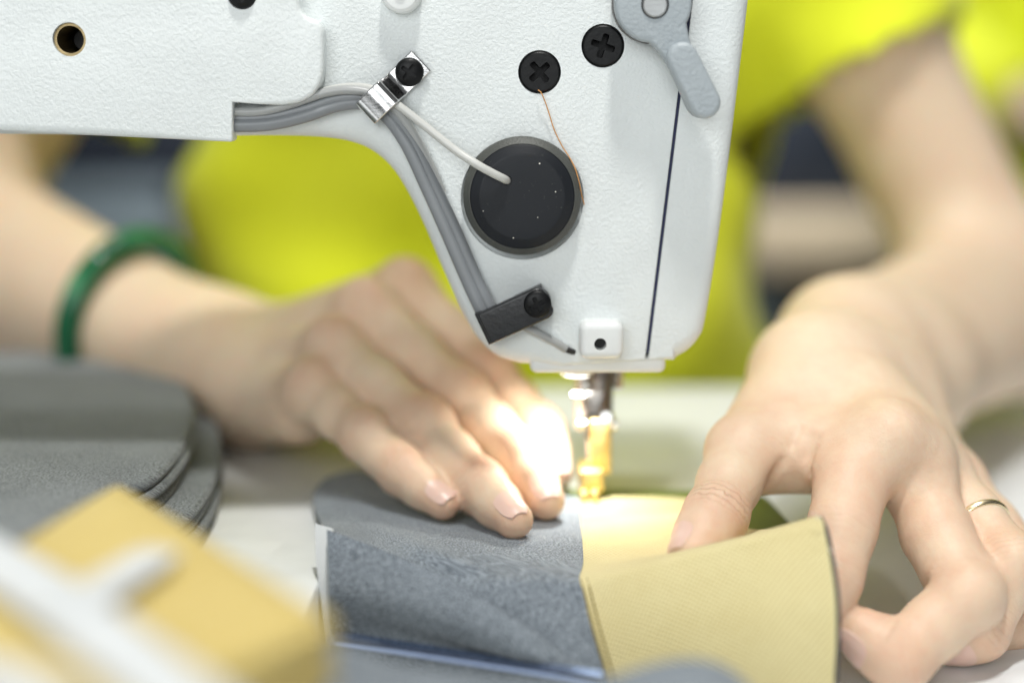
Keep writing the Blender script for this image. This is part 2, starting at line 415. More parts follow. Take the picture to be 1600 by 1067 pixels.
# ------------------------------------------------------------------ implicit surfaces for bodies and clothes
def cone_sdf(p, a, b, ra, rb):
    ba = b - a; h = np.clip((p - a) @ ba / max(ba @ ba, 1e-9), 0, 1)
    return np.linalg.norm(p - a - h[:, None] * ba, axis=1) - (ra + (rb - ra) * h)
def smin(a, b, k):
    h = np.maximum(k - np.abs(a - b), 0) / k
    return np.minimum(a, b) - h * h * k * 0.25
class Body:
    """prims: smooth-joined flesh; chains: fingers, each joined inside itself and to the flesh but kept apart from its neighbours"""
    def __init__(s): s.prims, s.chains, s.disp, s.grooves = [], [], None, []
    def add(s, a, b, ra, rb, k=8): s.prims.append((np.asarray(a, float), np.asarray(b, float), ra, rb, k))
    def chain(s, pts, rads, k=4, bumps=()):
        c = [(np.asarray(pts[i], float), np.asarray(pts[i + 1], float), rads[i], rads[i + 1], k) for i in range(len(pts) - 1)]
        for q, r in bumps: c.append((np.asarray(q, float), np.asarray(q, float) + [0, 0, 0.01], r, r, 5))
        s.chains.append(c)
    def _near(s, L, c, R, far):
        return [q for q in L if cone_sdf(c[None], *q[:4])[0] < R + far]
    def sdf(s, p, c=None, R=None, far=22, kf=6.0, kk=0.7):
        out = np.full(len(p), 60.0); L = s.prims if c is None else s._near(s.prims, c, R, far)
        for a, b, ra, rb, k in L: out = smin(out, cone_sdf(p, a, b, ra, rb), k)
        fing = np.full(len(p), 60.0)
        for ch in s.chains:
            L = ch if c is None else s._near(ch, c, R, far)
            if not L: continue
            f = np.full(len(p), 60.0)
            for a, b, ra, rb, k in L: f = smin(f, cone_sdf(p, a, b, ra, rb), k)
            fing = smin(fing, f, kk)
        out = smin(out, fing, kf)
        for a, b, r in s.grooves:
            if c is None or cone_sdf(c[None], a, b, r, r)[0] < R + 6: out = -smin(-out, cone_sdf(p, a, b, r, r), 1.8)
        if s.disp is not None: out = out + s.disp(p)
        return out
    def mesh(s, h, B=24):
        allp = s.prims + [q for ch in s.chains for q in ch]
        lo = np.min([np.minimum(a - ra, b - rb) for a, b, ra, rb, k in allp], 0) - 8
        hi = np.max([np.maximum(a + ra, b + rb) for a, b, ra, rb, k in allp], 0) + 8
        nb = np.ceil((hi - lo) / (h * B)).astype(int); D = nb * B + 2
        g = np.arange(B + 1); gx, gy, gz = np.meshgrid(g, g, g, indexing='ij')
        loc = np.stack([gx, gy, gz], -1).reshape(-1, 3)
        keys, verts, quads = [], [], []
        R = h * B * 0.87
        key = lambda ijk: (ijk[:, 0] * D[1] + ijk[:, 1]) * D[2] + ijk[:, 2]
        for bx in range(nb[0]):
            for by in range(nb[1]):
                for bz in range(nb[2]):
                    o = np.array([bx, by, bz]) * B; c = lo + (o + B / 2) * h
                    if abs(s.sdf(c[None], c, R)[0]) > R + 14: continue
                    p = lo + (loc + o) * h
                    d = s.sdf(p, c, R).reshape(B + 1, B + 1, B + 1)
                    if d.min() > 0 or d.max() < 0: continue
                    sg = d < 0
                    acc = np.zeros((B, B, B, 3)); cnt = np.zeros((B, B, B))
                    for ax in range(3):
                        s0 = [slice(None)] * 3; s1 = [slice(None)] * 3; s0[ax] = slice(0, B); s1[ax] = slice(1, B + 1)
                        d0, d1 = d[tuple(s0)], d[tuple(s1)]; cr = (d0 < 0) != (d1 < 0)
                        t = np.where(cr, d0 / np.where(cr, d0 - d1, 1), 0)
                        idx = np.argwhere(cr)
                        if not len(idx): continue
                        tv = t[cr]; pos = idx.astype(float); pos[:, ax] += tv
                        o1, o2 = [(1, 2), (0, 2), (0, 1)][ax]
                        for da in (0, -1):
                            for db in (0, -1):
                                ci = idx.copy(); ci[:, o1] += da; ci[:, o2] += db
                                ok = ((ci >= 0) & (ci < B)).all(1)
                                np.add.at(acc, tuple(ci[ok].T), pos[ok]); np.add.at(cnt, tuple(ci[ok].T), 1)
                        own = (idx < B).all(1); q = idx[own] + o
                        c4 = []
                        for da, db in ((0, 0), (-1, 0), (-1, -1), (0, -1)):
                            ci = q.copy(); ci[:, o1] += da; ci[:, o2] += db; c4.append(key(ci))
                        c4 = np.stack(c4, 1)
                        ins = d0[cr][own] < 0
                        flip = ins if ax != 1 else ~ins
                        c4[~flip] = c4[~flip][:, ::-1]
                        quads.append(c4)
                    act = np.argwhere(cnt > 0)
                    verts.append(lo + (acc[tuple(act.T)] / cnt[tuple(act.T)][:, None] + o) * h)
                    keys.append(key(act + o))
        keys = np.concatenate(keys); verts = np.concatenate(verts); quads = np.concatenate(quads)
        srt = np.argsort(keys); keys, verts = keys[srt], verts[srt]
        qi = np.searchsorted(keys, quads); qi = np.clip(qi, 0, len(keys) - 1)
        good = (keys[qi] == quads).all(1)
        return verts, qi[good]
    def project(s, p, off=0.0, n=6):
        p = np.array(p, float); e = 0.3
        for _ in range(n):
            d = s.sdf(p) - off; g = np.stack([s.sdf(p + np.eye(3)[k] * e) - s.sdf(p - np.eye(3)[k] * e) for k in range(3)], 1) / (2 * e)
            p = p - g * (d / np.maximum((g * g).sum(1), 0.2))[:, None]
        return p

# ================================================================== SETTING
LOW = -26.0                                  # lower table level; the machine's own bed is level 0
box('floor', (-2500, -1500, -760), (2500, 3000, -740), 'floor_grey', kind='structure')
box('wall', (-2500, 1900, -738), (2500, 2000, 1900), 'wall_grey', kind='structure')

# ------------------------------------------------------------------ sewing table
tb = empty('sewing_table', (0, 0, LOW - 40), label='glossy white sewing table top under the machine and hands', cat='table')
def slab(name, outline, z0, z1, mat, parent, r=1.5):
    pts = np.asarray(outline, float); n = len(pts); V = []; F = []
    cen = pts.mean(0)
    rings = [(z0, 0), (z1 - r, 0), (z1 - 0.3 * r, 0.3 * r), (z1, r)]
    for z, ins in rings:
        for x, y in pts:
            dx, dy = cen - (x, y); L = math.hypot(dx, dy); V.append((x + dx / L * ins, y + dy / L * ins, z))
    for j in range(3):
        for i in range(n): F.append((j * n + i, j * n + (i + 1) % n, (j + 1) * n + (i + 1) % n, (j + 1) * n + i))
    F.append(tuple(range(n))[::-1]); F.append(tuple(3 * n + i for i in range(n)))
    return autosmooth(fix_normals(obj(name, V, F, mat, parent)), 30)
slab('table_top', [(-760, -620), (620, -620), (620, 285), (190, 285), (160, 262), (150, 200), (150, 176), (-760, 176)], LOW - 40, LOW, 'table_laminate', tb)

# ------------------------------------------------------------------ sewing machine
sm = empty('sewing_machine', (30, 0, LOW), label='white industrial sewing machine head with black dial and grey cables', cat='sewing machine')
slab('machine_bed', [(-740, -120), (-51.3, -120), (-51, -74), (76, -74), (76, 62), (70, 70), (-740, 70)], LOW + 0.4, 0, 'machine_paint_smooth', sm, 1.2)
slab('bed_extension', [(-740, 73), (76, 73), (110, 176), (-740, 176)], LOW + 0.4, -1.0, 'table_laminate', sm, 1.2)
YF = -40.0
def q(px, py, y=YF):
    p = FY(px, py, y); return (p[0], p[2])
# outline of the casting: under the arm, round the throat, down the nose, bottom, then up the gap
arc = [q(*a, -30) for a in ((363, 211), (440, 211), (500, 213), (545, 219), (580, 232), (610, 256), (634, 290), (662, 345), (694, 420), (724, 486), (750, 528), (778, 552), (812, 563))]
arc = crom(arc, 5)
right_low = q(1008, 562); gap_top = np.array(q(1078, 0)); gap_dir = gap_top - np.array(q(1010, 555))
gap_up = gap_top + gap_dir * 0.28
out = [(-430, arc[0][1] + 3)] + [tuple(a) for a in arc] + [q(880, 566, -34), right_low, tuple(gap_up), (-430, gap_up[1])]
bev = [6] + [7] * len(arc) + [1.5, 0.5, 0.3, 0.5]
bev = [b * min(1, 0.5 + abs(i) / 8) for i, b in enumerate(bev)]
bev[-1], bev[-2], bev[-3] = 0.4, 0.35, 0.35
casting = prism('head_casting', out, YF, 34, 'machine_paint', sm, bev=bev, segs=6)
# right-hand cover, a hair's breadth off
g = 0.95
fp = [(right_low[0] + g, right_low[1]), q(1050, 558, -34), q(1074, 544, -34), q(1090, 522, -32), q(1099, 496, -32), q(1118, 380, -32), q(1138, 230, -32), q(1166, 0, -32)]
top = np.array(q(1166, 0, -32)) + (np.array(q(1166, 0, -32)) - np.array(q(1138, 230, -32))) * 0.7
fp2 = np.concatenate([[fp[0]], crom(fp[1:], 4), [top, (gap_up[0] + g, top[1])]])
bv = [0.35] + [5.0] * (len(fp2) - 3) + [0.4, 0.35]; bv[1] = 2
face_plate = prism('face_plate', fp2, YF + 0.1, 34, 'machine_paint', sm, bev=bv, segs=6)
gp = np.array([right_low, gap_up]); 
prism('gasket', [(gp[0][0] - 0.4, gp[0][1] + 2), (gp[0][0] + g + 0.4, gp[0][1] + 2), (gp[1][0] + g + 0.4, gp[1][1] - 3), (gp[1][0] - 0.4, gp[1][1] - 3)], YF + 0.7, 30, 'gasket_navy', sm, bev=0.05, segs=1)
# nose bottom lip and the small drilled block above it
lip = rect((q(838, 0)[0] + q(1043, 0)[0]) / 2, q(0, 568, -36)[1], q(1043, 568, -36)[0] - q(832, 568, -36)[0], 5.0, 0, 2.0)
prism('bottom_plate', lip, -38.0, 33, 'machine_paint_smooth', sm, bev=1.6)
bc = q(940, 532, -46)
blk = prism('guide_block', rect(bc[0], bc[1], 12.4, 10.6, 0, 2.4), -47.0, YF + 1, 'machine_paint_smooth', sm, bev=2.0)
hole = lathe('cutter', (q(938, 538, -47)[0], -50, q(938, 538, -47)[1]), (0, 1, 0), [(1.75, 0), (1.75, 8)], 'rubber_dark', seg=24)
cut(blk, [hole])
lathe('guide_hole', (q(938, 538, -47)[0], -43.5, q(938, 538, -47)[1]), (0, 1, 0), [(1.8, 0), (1.8, 1.0)], 'rubber_dark', blk, 20)

# proud side cover on the arm, with its notch for the cables
YC = -47.0
cv = [q(-1200, 190, YC), q(0, 206, YC), q(180, 214, YC), (q(360, 222, YC)), q(363, 219, YC), q(363, 160, YC), q(400, 163, YC)]
cv = [np.array(a) for a in cv]
cor = crom([q(*a, YC) for a in ((440, 165), (468, 160), (490, 147), (502, 126), (505, 100), (505, 62), (503, 44), (494, 33), (478, 26), (469, 14), (467, -6))], 4)
cv += list(cor) + [np.array(q(467, -150, YC)), np.array(q(-1200, -150, YC))]
bvc = [2.4, 2.4, 2.4, 0.8, 0.5, 0.4, 0.6] + [1.3] * len(cor) + [0.5, 1]
cover = prism('side_cover', cv, YC, YF + 0.2, 'machine_paint', sm, bev=bvc, segs=5)
def ylathe(name, px, py, y, prof, mat, parent, seg=40):
    c = FY(px, py, y); return lathe(name, c, (0, -1, 0), prof, mat, parent, seg)
hc = FY(108, 62, YC)
cut(cover, [lathe('cutter', (hc[0], YC - 5, hc[2]), (0, 1, 0), [(4.55, 0), (4.55, 14)], 'rubber_dark', seg=40),
            lathe('cutter', (FY(378, -8, YC)[0], YC - 5, FY(378, -8, YC)[2]), (0, 1, 0), [(4.0, 0), (4.0, 9.0)], 'rubber_dark', seg=40)])
cc = [FY(843, 113, YF), FY(942, 72, YF), FY(816, 310, YF)]
cut(casting, [lathe('cutter', (hc[0], YF - 5, hc[2]), (0, 1, 0), [(4.55, 0), (4.55, 32)], 'rubber_dark', seg=40)] +
    [lathe('cutter', (c[0], YF - 3, c[2]), (0, 1, 0), [(r, 0), (r, 3 + dpt)], 'rubber_dark', seg=56) for c, r, dpt in ((cc[0], 5.95, 9), (cc[1], 5.95, 9), (cc[2], 17.3, 2.2))])
# bush inside the arm's hole
def ring(name, c, axis, ro, ri, h0, h1, mat, parent, seg=40):
    axis = norm(axis); a = norm(np.cross(axis, [0.31, 0.2, 0.9])); b = np.cross(axis, a); V, F = [], []
    prof = [(ri, h0), (ro, h0), (ro, h1), (ri, h1)]
    for r, h in prof:
        for k in range(seg):
            w = 2 * math.pi * k / seg; V.append(np.asarray(c) + axis * h + r * (math.cos(w) * a + math.sin(w) * b))
    for i in range(4):
        for k in range(seg): F.append((i * seg + k, i * seg + (k + 1) % seg, ((i + 1) % 4) * seg + (k + 1) % seg, ((i + 1) % 4) * seg + k))
    return autosmooth(fix_normals(obj(name, V, F, mat, parent)), 30)
ring('bush', (hc[0], YC, hc[2]), (0, 1, 0), 4.5, 3.7, 1.2, 25, 'brass_dull', sm)
lathe('bush_bottom', (hc[0], YC, hc[2]), (0, 1, 0), [(4.4, 26), (4.4, 27)], 'screw_black', sm)  # black disc puts the shade deep in the hole into colour
lathe('shaft_end', (hc[0] + 0.6, YC, hc[2]), (0, 1, 0), [(2.6, 12), (3.0, 12.5), (3.0, 26)], 'screw_black', sm)  # coloured black for the shade inside the hole

def phillips(name, c, r, mat, parent, dome=0.5, proud=0.3, rot=0.3):
    """black cross-head screw facing the camera"""
    deep = 8.0 if dome < 0.6 else 6.0
    prof = [(r, -deep)]
    for k in range(7):
        t = k / 6 * math.pi / 2; prof.append((r * (1 - 0.09 * math.sin(t)) if dome < 0.6 else max(r * math.cos(t * 0.92), 0.2), proud - dome + dome * math.sin(t)))
    s = lathe(name, (c[0], c[1], c[2]), (0, -1, 0), prof, mat, parent, 40)
    ct = []
    for a in (rot, rot + math.pi / 2):
        w, l = r * 0.31, r * 1.2
        oo = rect(c[0], c[2], l, w, a, w * 0.3, 3)
        ct.append(prism('cutter', oo, c[1] - 4, c[1] - proud + (6.0 if dome < 0.6 else proud * 0.8), 'rubber_dark', None, bev=0.01, segs=1))
    cut(s, ct)
    return s
phillips('screw', (cc[0][0], YF, cc[0][2]), 5.65, 'screw_black', sm, 0.5, 0.35, 0.72)
phillips('screw', (cc[1][0], YF, cc[1][2]), 5.65, 'screw_black', sm, 0.5, 0.35, 1.25)
s0 = FY(378, -8, YC)
phillips('screw', (s0[0], YC - 0.5, s0[2]), 3.8, 'screw_black', sm, 1.6, 1.2, 1.6)
# white boss at the top edge of the picture
b0 = FY(628, -10, YF)
bs = lathe('boss', (b0[0], YF, b0[2]), (0, -1, 0), [(5.6, -1), (5.6, 3.2), (5.2, 4.2), (4.4, 4.8), (2.2, 4.9)], 'machine_paint_smooth', sm, 40)
lathe('boss_hole_dark', (b0[0], YF, b0[2]), (0, -1, 0), [(1.9, 3), (1.9, 5.1), (1.4, 5.4)], 'screw_black', bs, 24)  # dark stud standing in for the shaded hole in the boss

# black cap (dial): broad bevel, flat centre, small hole for the wire
dc = FY(816, 308, YF - 6)
dial = lathe('dial_cap', (dc[0], YF, dc[2]), (0, -1, 0),
             [(14.5, -1.8), (14.5, 5.2), (14.3, 5.4), (14.05, 5.5), (12.1, 6.75), (11.8, 6.85), (11.4, 6.9), (6, 6.92), (1, 6.95)], 'dial_plastic', sm, 72)
ring('dial_rim', (dc[0], YF, dc[2]), (0, -1, 0), 16.5, 14.55, -1.8, 3.2, 'dial_dusty', dial, 72)
V_, F_ = [], []
for r_, h_ in ((16.5, 3.21), (16.4, 3.6), (16.1, 3.95), (14.75, 5.3), (14.55, 5.35), (14.55, 3.2)):
    for k in range(72):
        w_ = 2 * math.pi * k / 72; V_.append((dc[0] + r_ * math.cos(w_), YF - h_, dc[2] + r_ * math.sin(w_)))
for i in range(5):
    for k in range(72): F_.append((i * 72 + k, i * 72 + (k + 1) % 72, (i + 1) * 72 + (k + 1) % 72, (i + 1) * 72 + k))
autosmooth(fix_normals(obj('dial_chamfer', V_, F_, 'dial_dusty', dial)), 30)
wh = FY(792, 282, YF - 6)
cut(dial, [lathe('cutter', (wh[0], YF - 12, wh[2]), (0, 1, 0), [(1.35, 0), (1.35, 11)], 'rubber_dark', seg=24)])
rg = np.random.RandomState(5)
for k, (dx, dy) in enumerate(((784, 234), (843, 256), (868, 300), (802, 372), (755, 330), (840, 340))):
    c = FY(dx, dy, YF - 6.9)
    lathe('lint_speck', (c[0], YF - (4.6 if k < 1 else 6.9), c[2]), (0.3, -1, 0.2), [(0.1, -0.5), (0.26 - 0.025 * k, 0.1), (0.12, 0.2)], 'thread_pale', dial, 7)

# cables on the arm
def path(pts, n=8): return crom([FY(x, y, d) for x, y, d in pts], n)
tube('cable', path([(330, 194, -42.8), (363, 196, -42.8), (420, 194, -42.8), (475, 182, -42.8), (525, 165, -43), (568, 162, -43), (604, 182, -43), (636, 226, -43), (666, 290, -42.6), (698, 362, -42.4), (728, 432, -42.4), (750, 480, -42.6), (764, 506, -42)]), 1.95, 'cable_grey', sm)
tube('cable', path([(330, 184, -42.2), (363, 186, -42.2), (420, 183, -42.2), (475, 171, -42.4), (525, 155, -43), (570, 153, -43.2), (608, 172, -43.2), (644, 220, -42.6), (678, 288, -42.2), (710, 356, -42), (741, 428, -42), (764, 478, -42.3), (778, 505, -42)]), 1.75, 'cable_grey', sm)
tube('cable', path([(330, 172, -43.5), (363, 175, -43.5), (410, 174, -43.8), (460, 161, -44), (505, 146, -44.5), (545, 141, -45), (585, 149, -45), (622, 176, -44.2), (650, 216, -43), (674, 262, -42), (690, 300, -41.4)]), 1.3, 'cable_light', sm)
tube('wire', path([(470, 158, -41), (515, 141, -42), (555, 136, -43), (590, 143, -45), (622, 165, -45.5), (660, 194, -46.2), (710, 234, -48.2), (745, 257, -50), (770, 271, -49.6), (786, 279, -48.2), (793, 283, -45.5)]), 1.15, 'cable_white', sm)
tube('wire', path([(772, 498, -42.5), (806, 505, -42.5), (838, 519, -42.2), (866, 534, -41.8), (884, 545, -40.8)]), 1.2, 'cable_light', sm)
tube('wire_sleeve', path([(878, 541, -41.2), (888, 547, -40.6), (897, 550, -39.5)], 4), 0.9, 'rubber_dark', sm)

# bent steel clip over the cables
def strip(name, c0, dirx, prof, width, thick, mat, parent):
    """strip bent along prof (along, height) from c0 in direction dirx on the upright face"""
    d = norm([dirx[0], 0, dirx[1]]); w = np.cross(d, [0, 1, 0]); pr = crom(prof, 5); V, F = [], []
    t = np.gradient(pr, axis=0); t /= np.linalg.norm(t, axis=1)[:, None]; nn = np.stack([-t[:, 1], t[:, 0]], 1)
    n = len(pr)
    for i in range(n):
        for o, sgn in ((thick / 2, -1), (thick / 2, 1), (-thick / 2, 1), (-thick / 2, -1)):
            a = pr[i] + nn[i] * o; V.append(np.asarray(c0) + d * a[0] + np.array([0, -1, 0]) * a[1] + w * sgn * width / 2)
    for i in range(n - 1):
        for k in range(4): F.append((i * 4 + k, i * 4 + (k + 1) % 4, (i + 1) * 4 + (k + 1) % 4, (i + 1) * 4 + k))
    F.append((3, 2, 1, 0)); F.append(tuple((n - 1) * 4 + k for k in range(4)))
    o = fix_normals(obj(name, V, F, mat, parent))
    md = o.modifiers.new('round', 'BEVEL'); md.width = 0.35 * S; md.segments = 2; md.limit_method = 'ANGLE'; md.angle_limit = math.radians(50)
    return autosmooth(o, 40)
c0 = FY(640, 113, YF - 1)
clip = strip('cable_clip', (c0[0], YF - 1.0, c0[2]), (-50, -47), [(-4.6, 0.2), (-2, 0.2), (1.8, 0.2), (4.6, 0.5), (6.0, 1.6), (6.9, 4.2), (7.6, 5.9), (8.4, 6.4), (9.2, 6.5), (11.5, 6.9), (14.0, 6.6), (15.2, 6.3), (16.0, 5.2), (16.4, 3.2), (16.6, 0.3)], 7.8, 0.9, 'steel', sm)
phillips('screw', (c0[0], YF - 1.8, c0[2]), 3.95, 'screw_black', clip, 1.5, 2.3, 0.95)

# black clamp lower down
k0 = q(808, 490, -46)
ang = math.atan2(q(845, 443)[1] - q(742, 490)[1], q(845, 443)[0] - q(742, 490)[0])
def kp(a, b): return (k0[0] + a * math.cos(ang) - b * math.sin(ang), k0[1] + a * math.sin(ang) + b * math.cos(ang))
clp = [kp(-10.2, -4.7), kp(7.6, -4.7), kp(9.0, -4.2), kp(9.8, -3.0), kp(10.0, 1.8), kp(9.4, 3.6), kp(8.2, 4.6), kp(6.4, 4.8), kp(-10.2, 4.8)]
clamp = prism('cable_clamp', clp, -48.0, -45.6, 'black_enamel', sm, bev=[0.9] * 9, segs=4)
prism('clamp_side', [kp(-10.9, -4.7), kp(-8.8, -4.7), kp(-8.8, 4.8), kp(-10.9, 4.8)], -47.3, -38.5, 'black_enamel', clamp, bev=0.8, segs=3)
prism('clamp_foot', [kp(1.0, -4.2), kp(9.4, -4.2), kp(9.4, 4.2), kp(1.0, 4.2)], -45.5, YF, 'black_enamel', clamp, bev=0.3, segs=2)
sc_ = q(840, 476, -49)
phillips('screw', (sc_[0], -48.0, sc_[1]), 3.9, 'screw_black', clamp, 1.2, 1.3, 0.5)

# grey presser lever
h0 = np.array(q(1020, 6, -48)); tip = np.array(q(1108, 176, -52))
dv = norm(tip - h0); nv = np.array([-dv[1], dv[0]]); L = np.linalg.norm(tip - h0)
a0 = math.atan2(dv[1], dv[0]); o = []
for k in range(33):
    a = a0 + math.radians(32) + math.radians(296) * k / 32; o.append(h0 + 10.4 * np.array([math.cos(a), math.sin(a)]))
o += list(crom([h0 + dv * 12.5 - nv * 4.4, h0 + dv * 18 - nv * 3.9, h0 + dv * (L - 3) - nv * 4.4], 4))
for k in range(1, 12):
    a = a0 - math.pi / 2 + math.pi * k / 12; o.append(h0 + dv * (L - 3) + 4.4 * np.array([math.cos(a), math.sin(a)]))
o += list(crom([h0 + dv * (L - 3) + nv * 4.4, h0 + dv * 18 + nv * 3.9, h0 + dv * 12.5 + nv * 4.4], 4))
lever = prism('presser_lever', o, -50.5, -44.0, 'lever_plastic', sm, bev=1.0, segs=4, back=0.6)
o2 = []
for k in range(25):
    a = a0 + math.pi / 2 + math.pi * k / 24; o2.append(h0 + dv * 16.5 + 4.3 * np.array([math.cos(a), math.sin(a)]))
for k in range(25):
    a = a0 - math.pi / 2 + math.pi * k / 24; o2.append(h0 + dv * (L - 3) + 4.3 * np.array([math.cos(a), math.sin(a)]))
prism('lever_grip', o2, -54.5, -50.4, 'lever_plastic', lever, bev=1.5, segs=5)
lathe('lever_pin', (h0[0] + 0.4, -50.5, h0[1] - 0.4), (0, -1, 0), [(3.35, -2), (3.35, 0.3), (3.0, 0.55)], 'steel_worn', lever, 36)
ring('pin_groove', (h0[0] + 0.4, -50.5, h0[1] - 0.4), (0, -1, 0), 3.75, 3.36, -0.5, 0.08, 'rubber_dark', lever, 36)
lathe('lever_hub', (h0[0] + 0.2, -44, h0[1] + 0.2), (0, -1, 0), [(10.9, -5), (10.9, -0.2), (10.3, 0.1)], 'steel_dark', sm, 56)

# needle bar, presser bar, needle, brass foot
def vlathe(name, px, py0, py1, y, prof_r, mat, parent=None, seg=28):
    a, b = FY(px, py0, y), FY(px, py1, y); n = len(prof_r)
    return lathe(name, a, (0, 0, -1), [(r, (a[2] - b[2]) * i / (n - 1)) for i, r in enumerate(prof_r)], mat, parent, seg)
def fbox(name, x0, y0, x1, y1, ya, yb, mat, parent, bev=0.6):
    a, b = FY(x0, y1, ya), FY(x1, y0, ya); return box(name, (a[0], ya, a[2]), (b[0], yb, b[2]), mat, parent, bev)
vlathe('needle_bar', 941, 566, 642, -2, [3.5, 3.5, 3.5, 3.4, 3.4], 'steel_dark', sm)
vlathe('presser_bar', 912, 566, 668, 5, [2.6] * 4, 'steel', sm)
vlathe('guide_rod', 966, 566, 606, 2, [1.7, 1.7, 1.5], 'steel', sm)
nc = fbox('needle_clamp', 915, 612, 946, 690, -6, 5, 'steel_dark', sm, 0.8)
c = FY(900, 617, 0); lathe('clamp_screw', c, (1, 0, 0), [(1.5, -1), (1.5, 1.2), (0.8, 1.4), (0.8, 4)], 'steel', nc, 18)
c = FY(948, 652, -6); lathe('clamp_screw', c, (-0.3, -1, 0.2), [(1.9, -3), (1.9, 0.4), (1.5, 0.9)], 'steel', nc, 18)
vlathe('needle', 922, 686, 772, -2, [1.0, 1.0, 0.8, 0.75, 0.2], 'steel', sm, 14)
ft = empty('presser_foot', FY(930, 790, -2)); setparent(ft, sm)
fbox('foot_shank', 922, 656, 956, 742, -7, 1, 'brass', ft, 0.8)
fbox('foot_heel', 906, 734, 944, 770, -10, 4, 'brass', ft, 1.0)
fbox('foot_toe', 907, 768, 919, 800, -14, 2, 'brass', ft, 0.7)
fbox('foot_toe', 923, 768, 936, 798, -14, 2, 'brass', ft, 0.7)
c = FY(957, 664, -3); lathe('foot_screw', c, (1, 0, 0), [(1.9, -2), (1.9, 1.2), (1.5, 1.6)], 'steel', ft, 18)
c = FY(908, 662, -3); lathe('foot_screw', c, (-1, 0, 0), [(1.4, -2), (1.4, 0.8)], 'steel', ft, 18)
# built-in work lamp under the nose
lx = np.array([FY(900, 566, -14)[0], -14.0, FY(900, 572, -14)[2] - 0.5])
ld = norm([-0.05, 0.05, -1])
lamp = lathe('work_lamp', lx, ld, [(5.2, -4), (5.2, 1.2), (4.8, 1.6)], 'machine_paint_smooth', sm, 32)
lc = lx + ld * 2.0
lathe('lamp_lens', lc - ld * 0.5, ld, [(4.6, 0), (4.4, 0.3)], 'led', lamp, 28)
lw = area_light('work_light', lc + ld * 0.6, lc + ld * 40, 8, 0.045, (1, 0.97, 0.9)); lw.data.spread = math.radians(150); setparent(lw, sm)

# green mat edge beside the needle plate
A = lambda x, y, z=0.0: FZ(x, y, z)
gm = [A(862, 766, .2), A(1100, 768, .2), A(1196, 776, .2), A(1240, 826, .2), A(1180, 850, .2), A(862, 850, .2)]
slab('sliding_plate', [(p[0], p[1]) for p in gm], 0.1, 0.7, 'green_mat', sm, 0.3)

# loose orange thread hanging from the left screw
tube('loose_thread', path([(841, 141, -41.2), (846, 146, -42), (852, 160, -41.5), (858, 178, -41.2), (866, 203, -41.2), (878, 228, -41.4), (889, 245, -42.5), (898, 262, -44), (905, 285, -44.5), (909, 305, -43), (913, 320, -41.5)], 6), 0.16, 'thread_orange', None, 6, label='fine loose orange thread hanging beside the black dial', cat='thread')

# ------------------------------------------------------------------ the panel being sewn
wp = empty('sewn_panel', FZ(800, 850, 0), label='grey and yellow cloth panel with topstitched seam under the needle', cat='fabric')
seam = [A(907, 779, 1.4), A(908, 810, 1.4), A(910, 850, 1.5), A(911, 882, 1.8), P(905, 905, 411), P(911, 928, 406), P(926, 985, 401), P(946, 1052, 398), P(962, 1110, 398)]
yel = [
    [seam[0], A(960, 778, 1.3), A(1020, 779, 1.3), A(1065, 781, 1.6), A(1108, 786, 2)],
    [seam[1], A(965, 808, 1.3), A(1030, 808, 1.3), A(1085, 810, 1.5), A(1130, 808, 2)],
    [seam[2], A(970, 845, 1.3), A(1040, 842, 1.3), A(1110, 838, 1.5), A(1170, 828, 2.5)],
    [seam[3], A(980, 874, 1.6), A(1065, 862, 2.5), A(1155, 845, 6), P(1235, 826, 420)],
    [seam[4], P(1000, 882, 408), P(1100, 857, 405), P(1195, 832, 403), P(1279, 809, 403)],
    [seam[5], P(1006, 902, 402), P(1105, 880, 399), P(1204, 856, 397), P(1290, 838, 397)],
    [seam[6], P(1018, 962, 398), P(1115, 946, 395), P(1212, 928, 392), P(1304, 922, 391)],
    [seam[7], P(1034, 1036, 396), P(1126, 1022, 393), P(1216, 1006, 390), P(1306, 1000, 389)],
    [seam[8], P(1048, 1105, 396), P(1136, 1098, 393), P(1222, 1092, 390), P(1301, 1090, 389)]]
yp = sheet('yellow_panel', yel, 'yellow_cloth', wp, 10, 10, 0.9, 0.15, 3)
lin = [[r[-1] + np.array([0.1, 1.2, -0.3]), r[-1] + np.array([1.3, 1.4, -0.2])] for r in yel[4:]]
sheet('lining_edge', lin, 'grey_cloth_edge', wp, 4, 8, 0.7)
gry = [
    [A(506, 752, 3), A(560, 736, 2.2), A(640, 742, 1.5), A(720, 752, 1.4), A(800, 764, 1.4), A(860, 772, 1.4), seam[0]],
    [A(490, 772, 3), A(560, 766, 2), A(640, 772, 1.5), A(720, 784, 1.4), A(800, 795, 1.4), A(860, 803, 1.4), seam[1]],
    [A(492, 795, 3.5), A(560, 800, 3), A(640, 815, 3), A(720, 826, 2.2), A(800, 836, 1.8), A(860, 846, 1.5), seam[2]],
    [A(500, 815, 4), A(560, 828, 5), A(640, 848, 6), A(720, 866, 5), A(800, 868, 3), A(860, 877, 2), seam[3]],
    [P(508, 834, 424), P(570, 858, 420), P(645, 882, 416), P(725, 902, 413), P(800, 898, 411), P(858, 901, 411), seam[4]],
    [P(512, 870, 417), P(575, 890, 413), P(650, 912, 410), P(730, 930, 408), P(805, 925, 406), P(862, 926, 406), seam[5]],
    [P(516, 930, 413), P(580, 940, 410), P(655, 960, 407), P(735, 980, 404), P(815, 985, 402), P(875, 985, 401), seam[6]],
    [P(518, 985, 411), P(590, 1000, 409), P(665, 1020, 406), P(745, 1045, 402), P(832, 1050, 400), P(895, 1051, 398), seam[7]],
    [P(520, 1030, 411), P(600, 1050, 409), P(675, 1080, 406), P(760, 1100, 402), P(850, 1105, 400), P(912, 1108, 398), seam[8]]]
